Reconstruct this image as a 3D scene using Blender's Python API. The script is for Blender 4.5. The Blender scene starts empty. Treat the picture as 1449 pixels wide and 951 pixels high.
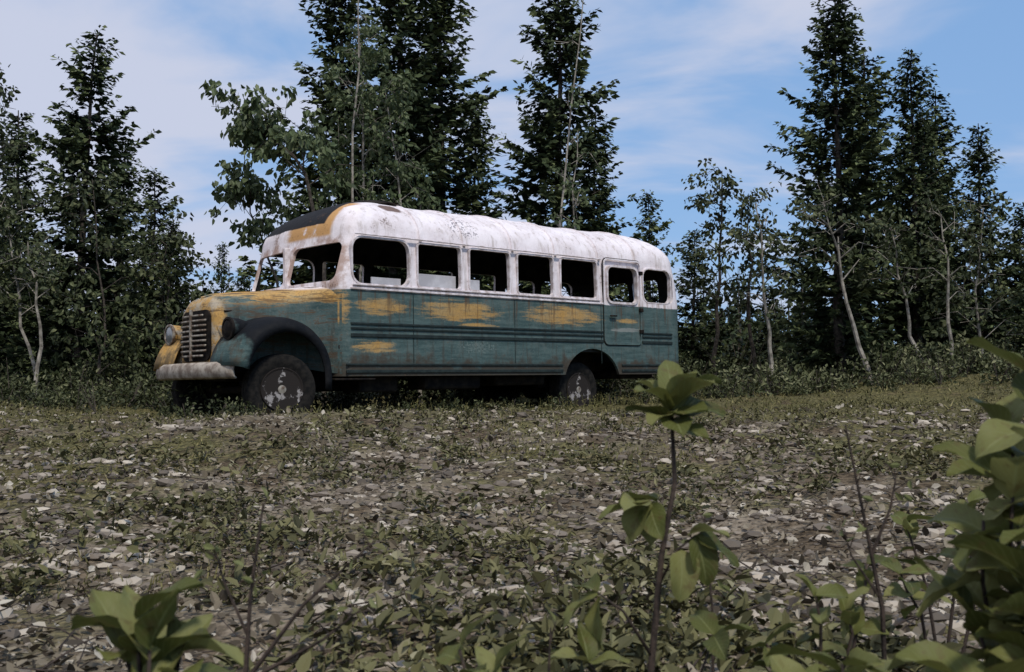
import bpy, math, random
import numpy as np
from mathutils import Vector, Matrix
sc=bpy.context.scene
sc.view_settings.view_transform='Standard'
sc.view_settings.look='None'
sc.view_settings.exposure=0
R_=np.random.RandomState
# ------------------------------------------------------------ helpers
def lat(ix,iy,s):
    h=(ix.astype(np.int64)*374761393+iy.astype(np.int64)*668265263+s*1442695041)&0x7fffffff
    h=((h^(h>>13))*1274126177)&0x7fffffff
    return ((h^(h>>16))&0xffff)/65535.0
def vn(x,y,s=0):
    x=np.asarray(x,float);y=np.asarray(y,float)
    ix=np.floor(x);iy=np.floor(y);fx=x-ix;fy=y-iy
    fx=fx*fx*(3-2*fx);fy=fy*fy*(3-2*fy)
    a=lat(ix,iy,s);b=lat(ix+1,iy,s);c=lat(ix,iy+1,s);d=lat(ix+1,iy+1,s)
    return (a*(1-fx)+b*fx)*(1-fy)+(c*(1-fx)+d*fx)*fy
def sst(a,b,x):
    t=np.clip((np.asarray(x,float)-a)/(b-a),0,1);return t*t*(3-2*t)
BX,BY,BA=-2.1,12.25,math.atan2(.668,.744)
def gh(x,y):
    x=np.asarray(x,float);y=np.asarray(y,float)
    h=.37*sst(0.5,10.5,y)
    h=h+.55*sst(1.5,9.5,x)*sst(10,18,y)+.30*sst(16.5,23,y)+.12*sst(-4,-9,x)*sst(9,16,y)
    lx=(x-BX)*math.cos(BA)+(y-BY)*math.sin(BA); ly=-(x-BX)*math.sin(BA)+(y-BY)*math.cos(BA)
    inb=sst(-3,-1.5,lx)*sst(8.5,7,lx)*sst(-1.2,-.2,ly)*sst(3.6,2.6,ly)
    amp=1-.8*inb
    near=sst(60,8,np.hypot(x,y))
    h=h+.09*sst(2.2,4.2,lx)*sst(9,7,lx)*sst(-2.2,-.3,ly)*sst(5,3,ly)
    h=h-.05*sst(-2.5,-1.2,lx)*sst(1.5,.2,lx)*sst(-1.5,-.2,ly)
    n=(vn(x*.5+3,y*.5,1)-.5)*.18+(vn(x*1.7,y*1.7,2)-.5)*.10+(vn(x*5,y*5,3)-.5)*.045+(vn(x*13,y*13,4)-.5)*.018*near
    return h+n*amp
class MB:
    def __init__(s): s.V=[];s.L=[];s.S=[];s.M=[];s.A=[];s.U=[];s.W=[];s.n=0
    def quads(s,Q,mat=0,rnd_shade=0.5,lu=None,lv=None):
        Q=np.asarray(Q,float);n=len(Q)
        if n==0:return
        s.V.append(Q.reshape(-1,3));s.L.append(np.arange(4*n)+s.n);s.S.append(np.full(n,4));s.M.append(np.full(n,mat))
        s.A.append(np.repeat(np.broadcast_to(rnd_shade,(n,)),4))
        s.U.append(np.zeros(4*n) if lu is None else lu.reshape(-1)); s.W.append(np.zeros(4*n) if lv is None else lv.reshape(-1))
        s.n+=4*n
    def mesh(s,V,F,mat=0,rnd_shade=0.5,lu=None,lv=None):
        V=np.asarray(V,float);k=len(V)
        s.V.append(V);s.L.append(np.concatenate([np.asarray(f) for f in F])+s.n)
        s.S.append(np.array([len(f) for f in F]));s.M.append(np.full(len(F),mat))
        s.A.append(np.broadcast_to(np.asarray(rnd_shade,float),(k,)).copy())
        s.U.append(np.zeros(k) if lu is None else np.asarray(lu));s.W.append(np.zeros(k) if lv is None else np.asarray(lv))
        s.n+=k
    def tube(s,P,r,mat=0,n=6,rnd_shade=.5):
        P=np.asarray(P,float);m=len(P);r=np.broadcast_to(r,(m,))
        T=np.gradient(P,axis=0);T/=np.linalg.norm(T,axis=1)[:,None]+1e-9
        ref=np.array([0,0,1.]) if abs(T[0][2])<.9 else np.array([1.,0,0])
        A=np.cross(T,ref);A/=np.linalg.norm(A,axis=1)[:,None]+1e-9;B=np.cross(T,A)
        a=np.arange(n)*2*math.pi/n
        V=(P[:,None]+r[:,None,None]*(A[:,None]*np.cos(a)[None,:,None]+B[:,None]*np.sin(a)[None,:,None])).reshape(-1,3)
        F=[(i*n+j,i*n+(j+1)%n,(i+1)*n+(j+1)%n,(i+1)*n+j) for i in range(m-1) for j in range(n)]
        F.append(tuple(range((m-1)*n,m*n)));F.append(tuple(range(n))[::-1])
        s.mesh(V,F,mat,rnd_shade)
    def data(s,name,mats,smooth=False,attrs=True):
        V=np.concatenate(s.V);L=np.concatenate(s.L);S=np.concatenate(s.S);M=np.concatenate(s.M)
        me=bpy.data.meshes.new(name)
        me.vertices.add(len(V));me.vertices.foreach_set('co',V.reshape(-1).astype(np.float32))
        me.loops.add(len(L));me.loops.foreach_set('vertex_index',L.astype(np.int32))
        me.polygons.add(len(S));st=np.concatenate([[0],np.cumsum(S)[:-1]])
        me.polygons.foreach_set('loop_start',st.astype(np.int32))
        me.polygons.foreach_set('material_index',M.astype(np.int32))
        for m in mats: me.materials.append(m)
        me.update(calc_edges=True);me.validate()
        if attrs and len(me.vertices)==len(V):
            for nm,ar in (('rnd_shade',s.A),('lu',s.U),('lv',s.W)):
                at=me.attributes.new(nm,'FLOAT','POINT');at.data.foreach_set('value',np.concatenate(ar).astype(np.float32))
        me.polygons.foreach_set('use_smooth',np.full(len(me.polygons),smooth))
        return me
def addobj(name,me,loc=(0,0,0),rot=0,scale=1,parent=None):
    o=bpy.data.objects.new(name,me);sc.collection.objects.link(o)
    o.location=loc;o.rotation_euler=(0,0,rot) if not hasattr(rot,'__len__') else rot
    o.scale=(scale,)*3 if not hasattr(scale,'__len__') else scale
    if parent: o.parent=parent
    return o
def nrm(a): return a/(np.linalg.norm(a,axis=-1,keepdims=True)+1e-9)
def leaves6(B,D,N,L,W,fold=.25,droop=.15):
    D=nrm(D);S=nrm(np.cross(D,N));N=np.cross(S,D);L=L[:,None];W=W[:,None]
    up=fold*W
    tip=B+D*L-N*L*droop; m1=B+D*L*.35;m2=B+D*L*.7-N*L*droop*.4
    l1=m1+S*W*.5+N*up*.5;l2=m2+S*W*.38+N*up*.4;r1=m1-S*W*.5+N*up*.5;r2=m2-S*W*.38+N*up*.4
    return np.stack([np.stack([B,l1,l2,tip],1),np.stack([B,tip,r2,r1],1)],1).reshape(-1,4,3)
def rdir(rs,n): 
    v=rs.normal(size=(n,3));return nrm(v)
# ------------------------------------------------------------ node helper
class NT:
    def __init__(s,name):
        s.m=bpy.data.materials.new(name);s.m.use_nodes=True;s.t=s.m.node_tree
        s.b=s.t.nodes['Principled BSDF'];s.out=s.t.nodes['Material Output']
    def N(s,ty,**k):
        n=s.t.nodes.new(ty)
        for a,b in k.items(): setattr(n,a,b)
        return n
    def put(s,sock,v):
        if isinstance(v,bpy.types.NodeSocket): s.t.links.new(v,sock)
        else:
            if hasattr(v,'__len__') and len(v)==3 and sock.type=='RGBA': v=(*v,1)
            sock.default_value=v
    def ma(s,op,a,b=0.0,c=None,clamp=False):
        n=s.N('ShaderNodeMath',operation=op,use_clamp=clamp);s.put(n.inputs[0],a);s.put(n.inputs[1],b)
        if c is not None:s.put(n.inputs[2],c)
        return n.outputs[0]
    def mix(s,f,a,b,bt='MIX'):
        n=s.N('ShaderNodeMix',data_type='RGBA',blend_type=bt);s.put(n.inputs[0],f);s.put(n.inputs[6],a);s.put(n.inputs[7],b);return n.outputs[2]
    def rng(s,v,a,b,c=0.0,d=1.0,sm=True):
        n=s.N('ShaderNodeMapRange',interpolation_type='SMOOTHSTEP' if sm else 'LINEAR');s.put(n.inputs[0],v)
        for i,k in enumerate((a,b,c,d)): n.inputs[i+1].default_value=k
        return n.outputs[0]
    def co(s,kind='Object'): return s.N('ShaderNodeTexCoord').outputs[kind]
    def mp(s,v,scale=(1,1,1),loc=(0,0,0)):
        n=s.N('ShaderNodeMapping');s.put(n.inputs[0],v);n.inputs['Scale'].default_value=scale;n.inputs['Location'].default_value=loc;return n.outputs[0]
    def noise(s,v,scale=5,detail=5,rough=.6,dist=0):
        n=s.N('ShaderNodeTexNoise');s.put(n.inputs['Vector'],v);n.inputs['Scale'].default_value=scale;n.inputs['Detail'].default_value=detail
        n.inputs['Roughness'].default_value=rough;n.inputs['Distortion'].default_value=dist;return n.outputs['Fac']
    def vor(s,v,scale=5,feat='F1'):
        n=s.N('ShaderNodeTexVoronoi',feature=feat);s.put(n.inputs['Vector'],v);n.inputs['Scale'].default_value=scale;return n
    def sep(s,v):
        n=s.N('ShaderNodeSeparateXYZ');s.put(n.inputs[0],v);return n.outputs
    def attr(s,nm): return s.N('ShaderNodeAttribute',attribute_name=nm).outputs['Fac']
    def bump(s,h,st=.3,d=.02):
        n=s.N('ShaderNodeBump');n.inputs['Strength'].default_value=st;n.inputs['Distance'].default_value=d;s.put(n.inputs['Height'],h)
        s.t.links.new(n.outputs[0],s.b.inputs['Normal']);return n
    def fin(s,col,rough=.7,metal=0.0,spec=.3):
        s.put(s.b.inputs['Base Color'],col);s.put(s.b.inputs['Roughness'],rough);s.put(s.b.inputs['Metallic'],metal)
        s.b.inputs['Specular IOR Level'].default_value=spec;return s.m
def simple(name,c1,c2,scale=8,rough=.7,metal=0,bump=.2,spec=.3):
    t=NT(name);n=t.noise(t.co(),scale,4)
    if bump: t.bump(n,bump,.02)
    return t.fin(t.mix(t.rng(n,.35,.65),c1,c2),rough,metal,spec)
def leafmat(name,stops,trans=.25,rough=.55,veins=False,spec=.3):
    t=NT(name);r=t.attr('rnd_shade')
    cr=t.N('ShaderNodeValToRGB');t.put(cr.inputs[0],r)
    e=cr.color_ramp.elements
    while len(e)<len(stops): e.new(.5)
    for i,(p,c) in enumerate(stops): e[i].position=p;e[i].color=(*c,1)
    col=cr.outputs[0]
    if veins:
        lu=t.attr('lu');lv=t.attr('lv');al=t.ma('ABSOLUTE',lv)
        w=t.ma('SINE',t.ma('MULTIPLY',t.ma('SUBTRACT',lu,t.ma('MULTIPLY',al,.35)),50.0))
        vm=t.rng(w,.75,1.0);mid=t.rng(al,.10,.03);vm=t.ma('MAXIMUM',t.ma('MULTIPLY',vm,.5),mid)
        n=t.noise(t.co(),60,4)
        col=t.mix(t.ma('MULTIPLY',vm,.45),col,(.24,.26,.11));col=t.mix(t.rng(n,.52,.72,0,.6),col,(.11,.075,.03))
        t.bump(t.ma('MULTIPLY',vm,-1.0),.4,.002)
    t.fin(col,rough,0,spec)
    if trans:
        tr=t.N('ShaderNodeBsdfTranslucent');t.put(tr.inputs[0],col)
        mx=t.N('ShaderNodeMixShader');mx.inputs[0].default_value=trans
        t.t.links.new(t.b.outputs[0],mx.inputs[1]);t.t.links.new(tr.outputs[0],mx.inputs[2]);t.t.links.new(mx.outputs[0],t.out.inputs[0])
    return t.m
# ------------------------------------------------------------ materials
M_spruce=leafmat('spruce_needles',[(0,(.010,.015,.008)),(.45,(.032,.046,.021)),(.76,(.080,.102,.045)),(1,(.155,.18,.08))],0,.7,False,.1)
M_birch=leafmat('birch_leaves',[(0,(.035,.052,.022)),(.5,(.09,.12,.05)),(1,(.19,.22,.11))],.25,.55)
M_dleaf=leafmat('alder_leaves',[(0,(.020,.027,.012)),(.6,(.06,.074,.032)),(1,(.14,.15,.07))],0,.6,False,.2)
M_shrub=leafmat('shrub_leaves',[(0,(.022,.028,.012)),(.6,(.068,.078,.032)),(1,(.19,.19,.10))],0,.6,False,.2)
M_herb=leafmat('herb_leaves',[(0,(.03,.03,.014)),(.5,(.090,.086,.036)),(.8,(.155,.145,.065)),(1,(.27,.245,.16))],0,.65,False,.2)
M_litter=leafmat('dead_leaves',[(0,(.035,.027,.018)),(.4,(.115,.092,.06)),(.8,(.23,.195,.14)),(1,(.42,.38,.31))],0,.75)
M_grass=leafmat('dry_grass',[(0,(.04,.042,.018)),(.5,(.115,.11,.042)),(1,(.24,.21,.095))],0,.7,False,.1)
M_fg=leafmat('broad_leaf',[(0,(.045,.055,.014)),(.5,(.115,.125,.032)),(1,(.21,.21,.075))],.28,.55,True,.22)
M_bark=simple('spruce_bark',(.03,.024,.02),(.09,.075,.06),14,.9)
M_pale=simple('birch_bark',(.13,.115,.095),(.34,.31,.26),9,.85)
M_twig=simple('twig_bark',(.022,.016,.013),(.06,.042,.032),60,.8)
def stone_m():
    t=NT('gravel_stone');r=t.attr('rnd_shade');cr=t.N('ShaderNodeValToRGB');t.put(cr.inputs[0],r);e=cr.color_ramp.elements
    e[0].color=(.08,.065,.05,1);e[1].color=(.46,.40,.32,1);x=e.new(.6);x.color=(.20,.165,.13,1)
    return t.fin(cr.outputs[0],.85)
M_stone=stone_m()
def ground_m():
    t=NT('gravel_soil');c=t.co();x,y,z=t.sep(c)
    big=t.noise(c,.45,3,.6);mid=t.noise(t.mp(c,(1,1,1),(7,3,0)),2.2,5,.65);fine=t.noise(c,22,5,.7)
    v=t.vor(c,26);peb=t.rng(v.outputs['Distance'],.18,.5,1,0);vc=t.sep(v.outputs['Color'])[0]
    soil=t.mix(t.rng(fine,.35,.65),(.042,.031,.020),(.15,.113,.073))
    gravel=t.mix(t.rng(fine,.3,.7),(.11,.088,.063),(.29,.24,.18))
    gravel=t.mix(t.ma('MULTIPLY',peb,.6),gravel,t.mix(vc,(.12,.098,.074),(.38,.325,.25)))
    a=t.mix(t.rng(mid,.40,.57),soil,gravel)
    green=t.mix(t.rng(fine,.35,.65),(.035,.036,.012),(.14,.125,.042))
    gm=t.rng(t.ma('ADD',t.ma('MULTIPLY',big,.7),t.ma('MULTIPLY',mid,.5)),.56,.68)
    far=t.rng(y,7.8,11.0,0,.95)
    gm=t.ma('MAXIMUM',gm,t.ma('MULTIPLY',far,t.rng(mid,.28,.48)))
    a=t.mix(t.ma('MULTIPLY',gm,.85),a,green)
    h=t.ma('ADD',t.ma('MULTIPLY',fine,.6),t.ma('MULTIPLY',peb,.5));t.bump(h,.9,.03)
    return t.fin(a,.95,0,.1)
M_ground=ground_m()
# ------------------------------------------------------------ ground
n=520;u=np.linspace(-1,1,n);gx=2*np.sinh(5.8*u);gy=4+2*np.sinh(5.8*u)
X,Y=np.meshgrid(gx,gy);Z=gh(X,Y)
V=np.stack([X,Y,Z],-1).reshape(-1,3)
i=np.arange(n-1);I,J=np.meshgrid(i,i);a=(J*n+I).reshape(-1)
F=np.stack([a,a+1,a+n+1,a+n],1)
me=bpy.data.meshes.new('ground');me.vertices.add(len(V));me.vertices.foreach_set('co',V.reshape(-1).astype(np.float32))
me.loops.add(F.size);me.loops.foreach_set('vertex_index',F.reshape(-1).astype(np.int32));me.polygons.add(len(F));me.polygons.foreach_set('loop_start',(np.arange(len(F))*4).astype(np.int32))
me.update(calc_edges=True);me.polygons.foreach_set('use_smooth',np.ones(len(F),bool));me.materials.append(M_ground)
addobj('ground',me)
# ------------------------------------------------------------ scatter
def inbus(x,y,m=.1):
    lx=(x-BX)*math.cos(BA)+(y-BY)*math.sin(BA); ly=-(x-BX)*math.sin(BA)+(y-BY)*math.cos(BA)
    return (lx>-1.5-m)&(lx<6.8+m)&(ly>-m)&(ly<2.4+m)
def pts(rs,n,y0=.7,y1=17.5):
    y=np.exp(rs.uniform(math.log(y0),math.log(y1),n));x=rs.uniform(-1,1,n)*(.68*y+1.2);return x,y
rs=R_(5)
ico=[(-.53,.0,.85),(.53,0,.85),(-.53,0,-.85),(.53,0,-.85),(0,.85,.53),(0,.85,-.53),(0,-.85,.53),(0,-.85,-.53),(.85,.53,0),(-.85,.53,0),(.85,-.53,0),(-.85,-.53,0)]
icf=[(0,1,4),(0,4,9),(9,4,5),(4,8,5),(4,1,8),(8,1,10),(8,10,3),(5,8,3),(5,3,2),(2,3,7),(7,3,10),(7,10,6),(7,6,11),(11,6,0),(0,6,1),(6,10,1),(9,11,0),(9,2,11),(9,5,2),(7,11,2)]
x,y=pts(rs,26000,1.0,12);k=(vn(x*1.1,y*1.1,9)+.4*rs.rand(len(x)))>.54+.2*sst(7,11,y);x=x[k];y=y[k];m=len(x)
s=(.005+.030*rs.rand(m)**4)*(.7+.06*y)+.004
base=np.array(ico)[None]*(1+.35*(rs.rand(m,12,1)-.5))
base=base*np.stack([s*rs.uniform(.8,1.7,m),s*rs.uniform(.8,1.5,m),s*rs.uniform(.4,.8,m)],-1)[:,None]
an=rs.rand(m)*6.28;c,s_=np.cos(an)[:,None],np.sin(an)[:,None]
bx=base[:,:,0]*c-base[:,:,1]*s_;by=base[:,:,0]*s_+base[:,:,1]*c
Vs=np.stack([bx+x[:,None],by+y[:,None],base[:,:,2]+(gh(x,y)+.2*s)[:,None]],-1).reshape(-1,3)
mb=MB();Fi=(np.array(icf)[None]+np.arange(m)[:,None,None]*12).reshape(-1,3)
mb.V.append(Vs);mb.L.append(Fi.reshape(-1));mb.S.append(np.full(len(Fi),3));mb.M.append(np.zeros(len(Fi),int));mb.A.append(np.repeat(rs.rand(m),12));mb.U.append(np.zeros(12*m));mb.W.append(np.zeros(12*m));mb.n=12*m
addobj('gravel',mb.data('gravel',[M_stone]))
x,y=pts(rs,48000,.8,13);k=~inbus(x,y)&(vn(x*1.6,y*1.6,12)+.7*rs.rand(len(x))>.52);x=x[k];y=y[k];m=len(x)
B=np.stack([x,y,gh(x,y)+.004+.018*rs.rand(m)],1);D=rdir(rs,m);D[:,2]*=.5;Nn=np.array([0,0,1.])+rs.normal(size=(m,3))*.55
L=(.014+.036*rs.rand(m)**1.8)*(.8+.07*y)
mb=MB();mb.quads(leaves6(B,D,Nn,L,L*rs.uniform(.35,.75,m),.45,rs.uniform(-.2,.2)),0,np.repeat(rs.rand(m)**1.2,2))
addobj('leaf_litter',mb.data('leaf_litter',[M_litter]))
mb=MB();x,y=pts(rs,11500,.9,17);f=vn(x*.8+5,y*.8,21)*.5+vn(x*2.6,y*2.6,22)*.65
k=(f+.18*(rs.rand(len(x))-.5)>.74-.12*sst(3.5,9,y)-.04*sst(8,13,y))&~inbus(x,y,.0);x=x[k];y=y[k];f=f[k]
nl=13;m=len(x)*nl;cx=np.repeat(x,nl);cy=np.repeat(y,nl);cs=np.repeat(rs.uniform(.45,1.35,len(x)),nl)*(.8+.05*cy)*(1-.35*sst(8,11,cy))
off=rs.normal(size=(m,2))*.035*cs[:,None];hx=cx+off[:,0];hy=cy+off[:,1]
D=rdir(rs,m);D[:,2]=np.abs(D[:,2])*.8+.05;hz=gh(hx,hy)+rs.rand(m)*.07*cs
B=np.stack([hx,hy,hz],1);L=.034*cs*rs.uniform(.6,1.4,m)
mb.quads(leaves6(B,D,np.array([0,0,1.])+rs.normal(size=(m,3))*.4,L,L*rs.uniform(.35,.65,m),.3,.2),0,np.repeat(np.clip(np.repeat(rs.rand(len(x)),nl)*.6+rs.rand(m)*.42,0,1),2))
addobj('low_herbs',mb.data('low_herbs',[M_herb]))
mb=MB();x,y=pts(rs,60000,1.5,19);f=vn(x*.9,y*.9,31)
k=(f+.42*sst(7.5,10.5,y)+.2*rs.rand(len(x))>.80)&~inbus(x,y,-.15);x=x[k];y=y[k];m=len(x)
B=np.stack([x,y,gh(x,y)-.01],1);D=rs.normal(size=(m,3))*.5;D[:,2]=1
H=rs.uniform(.02,.075,m)*(.6+.05*y)
S=nrm(np.cross(D,rdir(rs,m)))*(.0022+.0006*y)[:,None];D=nrm(D);mid=B+D*(H*.6)[:,None];tip=B+D*H[:,None]+rs.normal(size=(m,3))*(H*.25)[:,None]
mb.quads(np.stack([B-S,B+S,mid+S*.7,mid-S*.7],1),0,rs.rand(m));mb.quads(np.stack([mid-S*.7,mid+S*.7,tip+S*.1,tip-S*.1],1),0,rs.rand(m))
addobj('grass',mb.data('grass',[M_grass]))
mb=MB();x,y=pts(rs,1000,1.0,9)
for a,b in zip(x,y):
    l=rs.uniform(.04,.24);t=rs.rand()*6.28;z=float(gh(a,b))+.012
    d=np.array([math.cos(t),math.sin(t),rs.uniform(-.05,.4)]);p=np.array([a,b,z])
    mb.tube([p,p+d*l*.5+rs.normal(size=3)*.01,p+d*l],[.003,.002,.001],0,4)
addobj('fallen_twigs',mb.data('fallen_twigs',[M_twig]))
# ------------------------------------------------------------ trees
def spruce(seed,H,R,dens=1.0,low=.05):
    rs=R_(seed);mb=MB()
    hs=np.linspace(0,1,9);px=np.cumsum(rs.normal(size=9)*.03);py=np.cumsum(rs.normal(size=9)*.03);px[0]=py[0]=0
    P=np.stack([px,py,hs*H],1);P[0,2]=-.3;mb.tube(P,(1-hs)*.012*H+.012,0,7)
    z=low*H;ph=rs.rand()*6
    while z<H*.985:
        t=z/H;nb=rs.randint(5,8) if t<.9 else 4
        lev=rs.uniform(.58,1.30)
        for b in range(nb):
            if rs.rand()<.18: continue
            ph+=2.399+rs.normal()*.3
            lob=.62+.75*vn(np.array([math.cos(ph)*1.3+seed]),np.array([z*.9+math.sin(ph)*1.3]),seed)[0]
            Lb=R*((1-t)**.72)*lev*lob*rs.uniform(.65,1.12)+.12
            if t<.2: Lb*=.75+t
            d=np.array([math.cos(ph),math.sin(ph),0]);side=np.array([-d[1],d[0],0])
            sl=-.32+.75*t+rs.normal()*.08;cu=.28
            k=max(3,int(Lb/.085*dens));s=np.linspace(.18,1,k)+rs.normal(size=k)*.02
            bp=np.array([np.interp(z,P[:,2],px),np.interp(z,P[:,2],py),z])
            C=bp+d*(s*Lb)[:,None];C[:,2]+=sl*s*Lb+cu*Lb*s*s
            q=np.array([bp,bp+d*Lb*.5+[0,0,sl*.5*Lb+cu*Lb*.25],bp+d*Lb+[0,0,sl*Lb+cu*Lb]])
            w=side*.008+np.array([0,0,.006]);mb.quads([[q[0]-w*2,q[0]+w*2,q[1]+w,q[1]-w],[q[1]-w,q[1]+w,q[2]+w*.3,q[2]-w*.3]],0,.4)
            ns=5;CC=np.repeat(C,ns,0);m=len(CC);ss=np.repeat(s,ns)
            sg=rs.choice([-1,1],m)*rs.uniform(.1,1.25,m)
            D=d*rs.uniform(.35,1,m)[:,None]+side*sg[:,None]+np.array([0,0,1])*rs.normal(.0,.35,m)[:,None];D=nrm(D)
            ln=rs.uniform(.10,.27,m)*(1.15-.45*ss)*(.7+.4*min(1,Lb));wd=ln*rs.uniform(.16,.30,m)
            Nn=rdir(rs,m)*.8+np.array([0,0,.6]);S=nrm(np.cross(D,Nn))*wd[:,None]
            CC=CC+rs.normal(size=(m,3))*.025
            mi=CC+D*(ln*.5)[:,None];ti=CC+D*ln[:,None];ti[:,2]-=.02
            sh=np.clip(.05+.62*ss+rs.normal(0,.17,m)+(.20 if rs.rand()<.42 else -.06),0,1)  # shade put into the needle colour: dark near the trunk, paler at tips
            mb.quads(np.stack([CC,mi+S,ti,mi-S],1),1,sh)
        z+=rs.uniform(.13,.24)*(1 if t<.8 else .7)
    return mb.data('spruce_mesh_%d'%seed,[M_bark,M_spruce])
SV=[spruce(11,9.5,1.75),spruce(12,9.5,1.5,.9),spruce(13,8,1.5),spruce(14,8,1.25,.9),spruce(15,6,1.35),spruce(16,6,1.1,.85)]
SH=[9.5,9.5,8,8,6,6]
trs=R_(77)
def put_spruce(x,y,top,v,wide=1.0,nm='spruce_tree'):
    g=float(gh(x,y));s=(top-g)/SH[v]
    addobj(nm,SV[v],(x,y,g-.05),trs.rand()*6.28,(s*wide,s*wide,s))
for a in [(-9.16,21,8.5,2,1.1),(-9.6,24,7.0,3,1.1),(-7.7,22,4.6,4,1.1),(-12.6,25,8.0,3,1.2),(-11.3,20.5,6.6,5,1.2),(-8.4,23,6.0,5,1.0),
          (-3.75,22,10.6,1,1.15),(-2.5,21,11.2,0,1.15),(-1.46,22,10.4,1,1.2),(-.95,24,8.2,3,.9),(.96,22,10.2,0,1.15),(1.9,23,7.4,3,1.15),
          (4.3,30,6.9,5,.9),(6.7,20,9.2,0,1.05),(8.2,22.5,8.6,3,1.2),(8.9,21.5,8.3,1,1.0),(10.4,24,8.2,3,1.15),(10.5,22,6.8,3,1.1),(9.6,23,7.4,2,.95),(12.6,24,5.4,4,1.1),(4.9,27,5.2,5,1.2),(10.6,36,6.4,5,.8),(-13.2,45,7.6,5,.7)]:
    put_spruce(*a)
for i in range(28):
    if i<13: x=trs.uniform(-20,-8.2);y=trs.uniform(24,34);tp=trs.uniform(3.5,5.6)
    elif i<25: x=trs.uniform(6.5,21);y=trs.uniform(24,34);tp=trs.uniform(3.2,5.0)
    else: x=trs.uniform(-5,4);y=trs.uniform(27,34);tp=trs.uniform(4,6)
    put_spruce(x,y,tp,trs.choice([4,5]),trs.uniform(1.1,1.4))
def decid(seed,path,r0,cs,nc,bl,cr,nl,ll,bark,leaf,droop=.5):
    rs=R_(seed);mb=MB();P=np.array(path,float);tt=np.linspace(0,1,9);T=np.linspace(0,1,len(P))
    Q=np.stack([np.interp(tt,T,P[:,i]) for i in range(3)],1);Q[1:-1]+=rs.normal(size=(7,3))*.035*[1,1,0]
    mb.tube(Q,r0*(1-.8*tt),0,7)
    for i in range(nc):
        t=cs+(1-cs)*((i+rs.rand())/nc);b=np.array([np.interp(t,tt,Q[:,k]) for k in range(3)])
        ph=i*2.4+rs.rand();l=bl*(1.1-.6*(t-cs)/(1-cs+1e-6))*rs.uniform(.5,1.2)
        d=np.array([math.cos(ph),math.sin(ph),0]);m1=b+d*l*.5+[0,0,l*.42];e=b+d*l+[0,0,l*rs.uniform(.2,.6)]
        mb.tube([b,m1,e],[r0*.3,r0*.18,r0*.06],0,4)
        for j in range(4):
            f=rs.uniform(.35,1.05);c=b+(e-b)*f+[0,0,.18*l*math.sin(min(f,1)*3.1)]+rs.normal(size=3)*cr*.55
            mb.tube([b+(e-b)*f*.9,c],[.006,.003],0,3)
            k=int(nl*rs.uniform(.5,1.3)/4*1.0)+3;r=rs.rand(k)**.5
            B=c+rdir(rs,k)*(r*cr*.62)[:,None]*[1,1,.75]
            D=rdir(rs,k)*.8+d*.4;D[:,2]-=droop;L=ll*rs.uniform(.6,1.35,k)
            sh=np.clip(.45+(B[:,2]-c[2])/cr*.4+rs.normal(0,.22,k),0,1)  # leaf colour carries light from above: clump tops paler, undersides darker
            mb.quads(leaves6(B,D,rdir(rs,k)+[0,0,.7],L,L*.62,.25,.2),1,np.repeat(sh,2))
    return mb.data('decid_%d'%seed,[bark,leaf])
def put_dec(nm,x,y,*a,**k):
    addobj(nm,decid(*a,**k),(x,y,float(gh(x,y))-.08))
put_dec('birch_tree',-3.3,17.4,201,[(0,0,0),(-.05,0,2.8),(-.35,0,4.2),(-1.0,.1,4.9),(-1.5,.1,5.1)],.05,.42,14,1.15,.40,110,.14,M_bark,M_birch,droop=.9)
put_dec('birch_tree',-4.1,18.2,202,[(0,0,0),(-.2,0,2.2),(-.7,0,3.4),(-.9,0,4.2)],.035,.45,11,.8,.38,90,.13,M_bark,M_birch,droop=.9)
put_dec('birch_tree',-3.0,19,203,[(0,0,0),(.1,0,4),(.0,0,7.4)],.045,.35,20,.95,.36,110,.11,M_pale,M_birch)
put_dec('birch_tree',-1.7,18.6,204,[(0,0,0),(-.3,0,3.2),(-.75,0,6.2)],.04,.4,14,.8,.36,80,.10,M_pale,M_birch)
put_dec('birch_tree',.78,18,205,[(0,0,0),(.1,0,3),(.6,0,8.2)],.036,.3,8,.4,.2,18,.09,M_pale,M_birch)
put_dec('birch_tree',-2.93,18,206,[(0,0,0),(.0,0,4),(.1,0,8.6)],.04,.4,7,.4,.2,14,.09,M_pale,M_birch)
put_dec('birch_tree',1.25,18.5,207,[(0,0,0),(-.05,0,3),(.0,0,5.2)],.032,.4,7,.5,.25,30,.09,M_pale,M_birch)
put_dec('alder_tree',-10.2,19,210,[(0,0,0),(-.1,0,3),(-.3,0,6.3)],.06,.3,20,1.3,.45,90,.11,M_bark,M_dleaf)
put_dec('alder_tree',-8.9,18.6,211,[(0,0,0),(-.3,0,1.5),(-.75,0,3.9)],.045,.5,10,.9,.4,70,.11,M_pale,M_dleaf)
put_dec('alder_tree',-6.9,19.4,212,[(0,0,0),(.1,0,1.3),(.1,0,3.2)],.04,.3,16,.9,.45,90,.11,M_bark,M_dleaf)
put_dec('alder_tree',-7.9,18.6,213,[(0,0,0),(.2,0,1.2),(-.1,0,4.3)],.04,.25,16,.9,.42,90,.11,M_bark,M_dleaf)
put_dec('alder_tree',-9.7,17.6,214,[(0,0,0),(-.1,0,1.5),(-.5,0,3.2)],.045,.6,7,.7,.35,50,.11,M_pale,M_dleaf)
put_dec('alder_tree',-8.4,17.4,215,[(0,0,0),(.1,0,1.5),(-.2,0,3.0)],.045,.6,6,.6,.35,50,.11,M_pale,M_dleaf)
put_dec('alder_tree',4.85,18.2,220,[(0,0,0),(-.15,0,1.2),(-.32,0,3.6)],.055,.55,9,.7,.34,45,.1,M_pale,M_dleaf)
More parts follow.
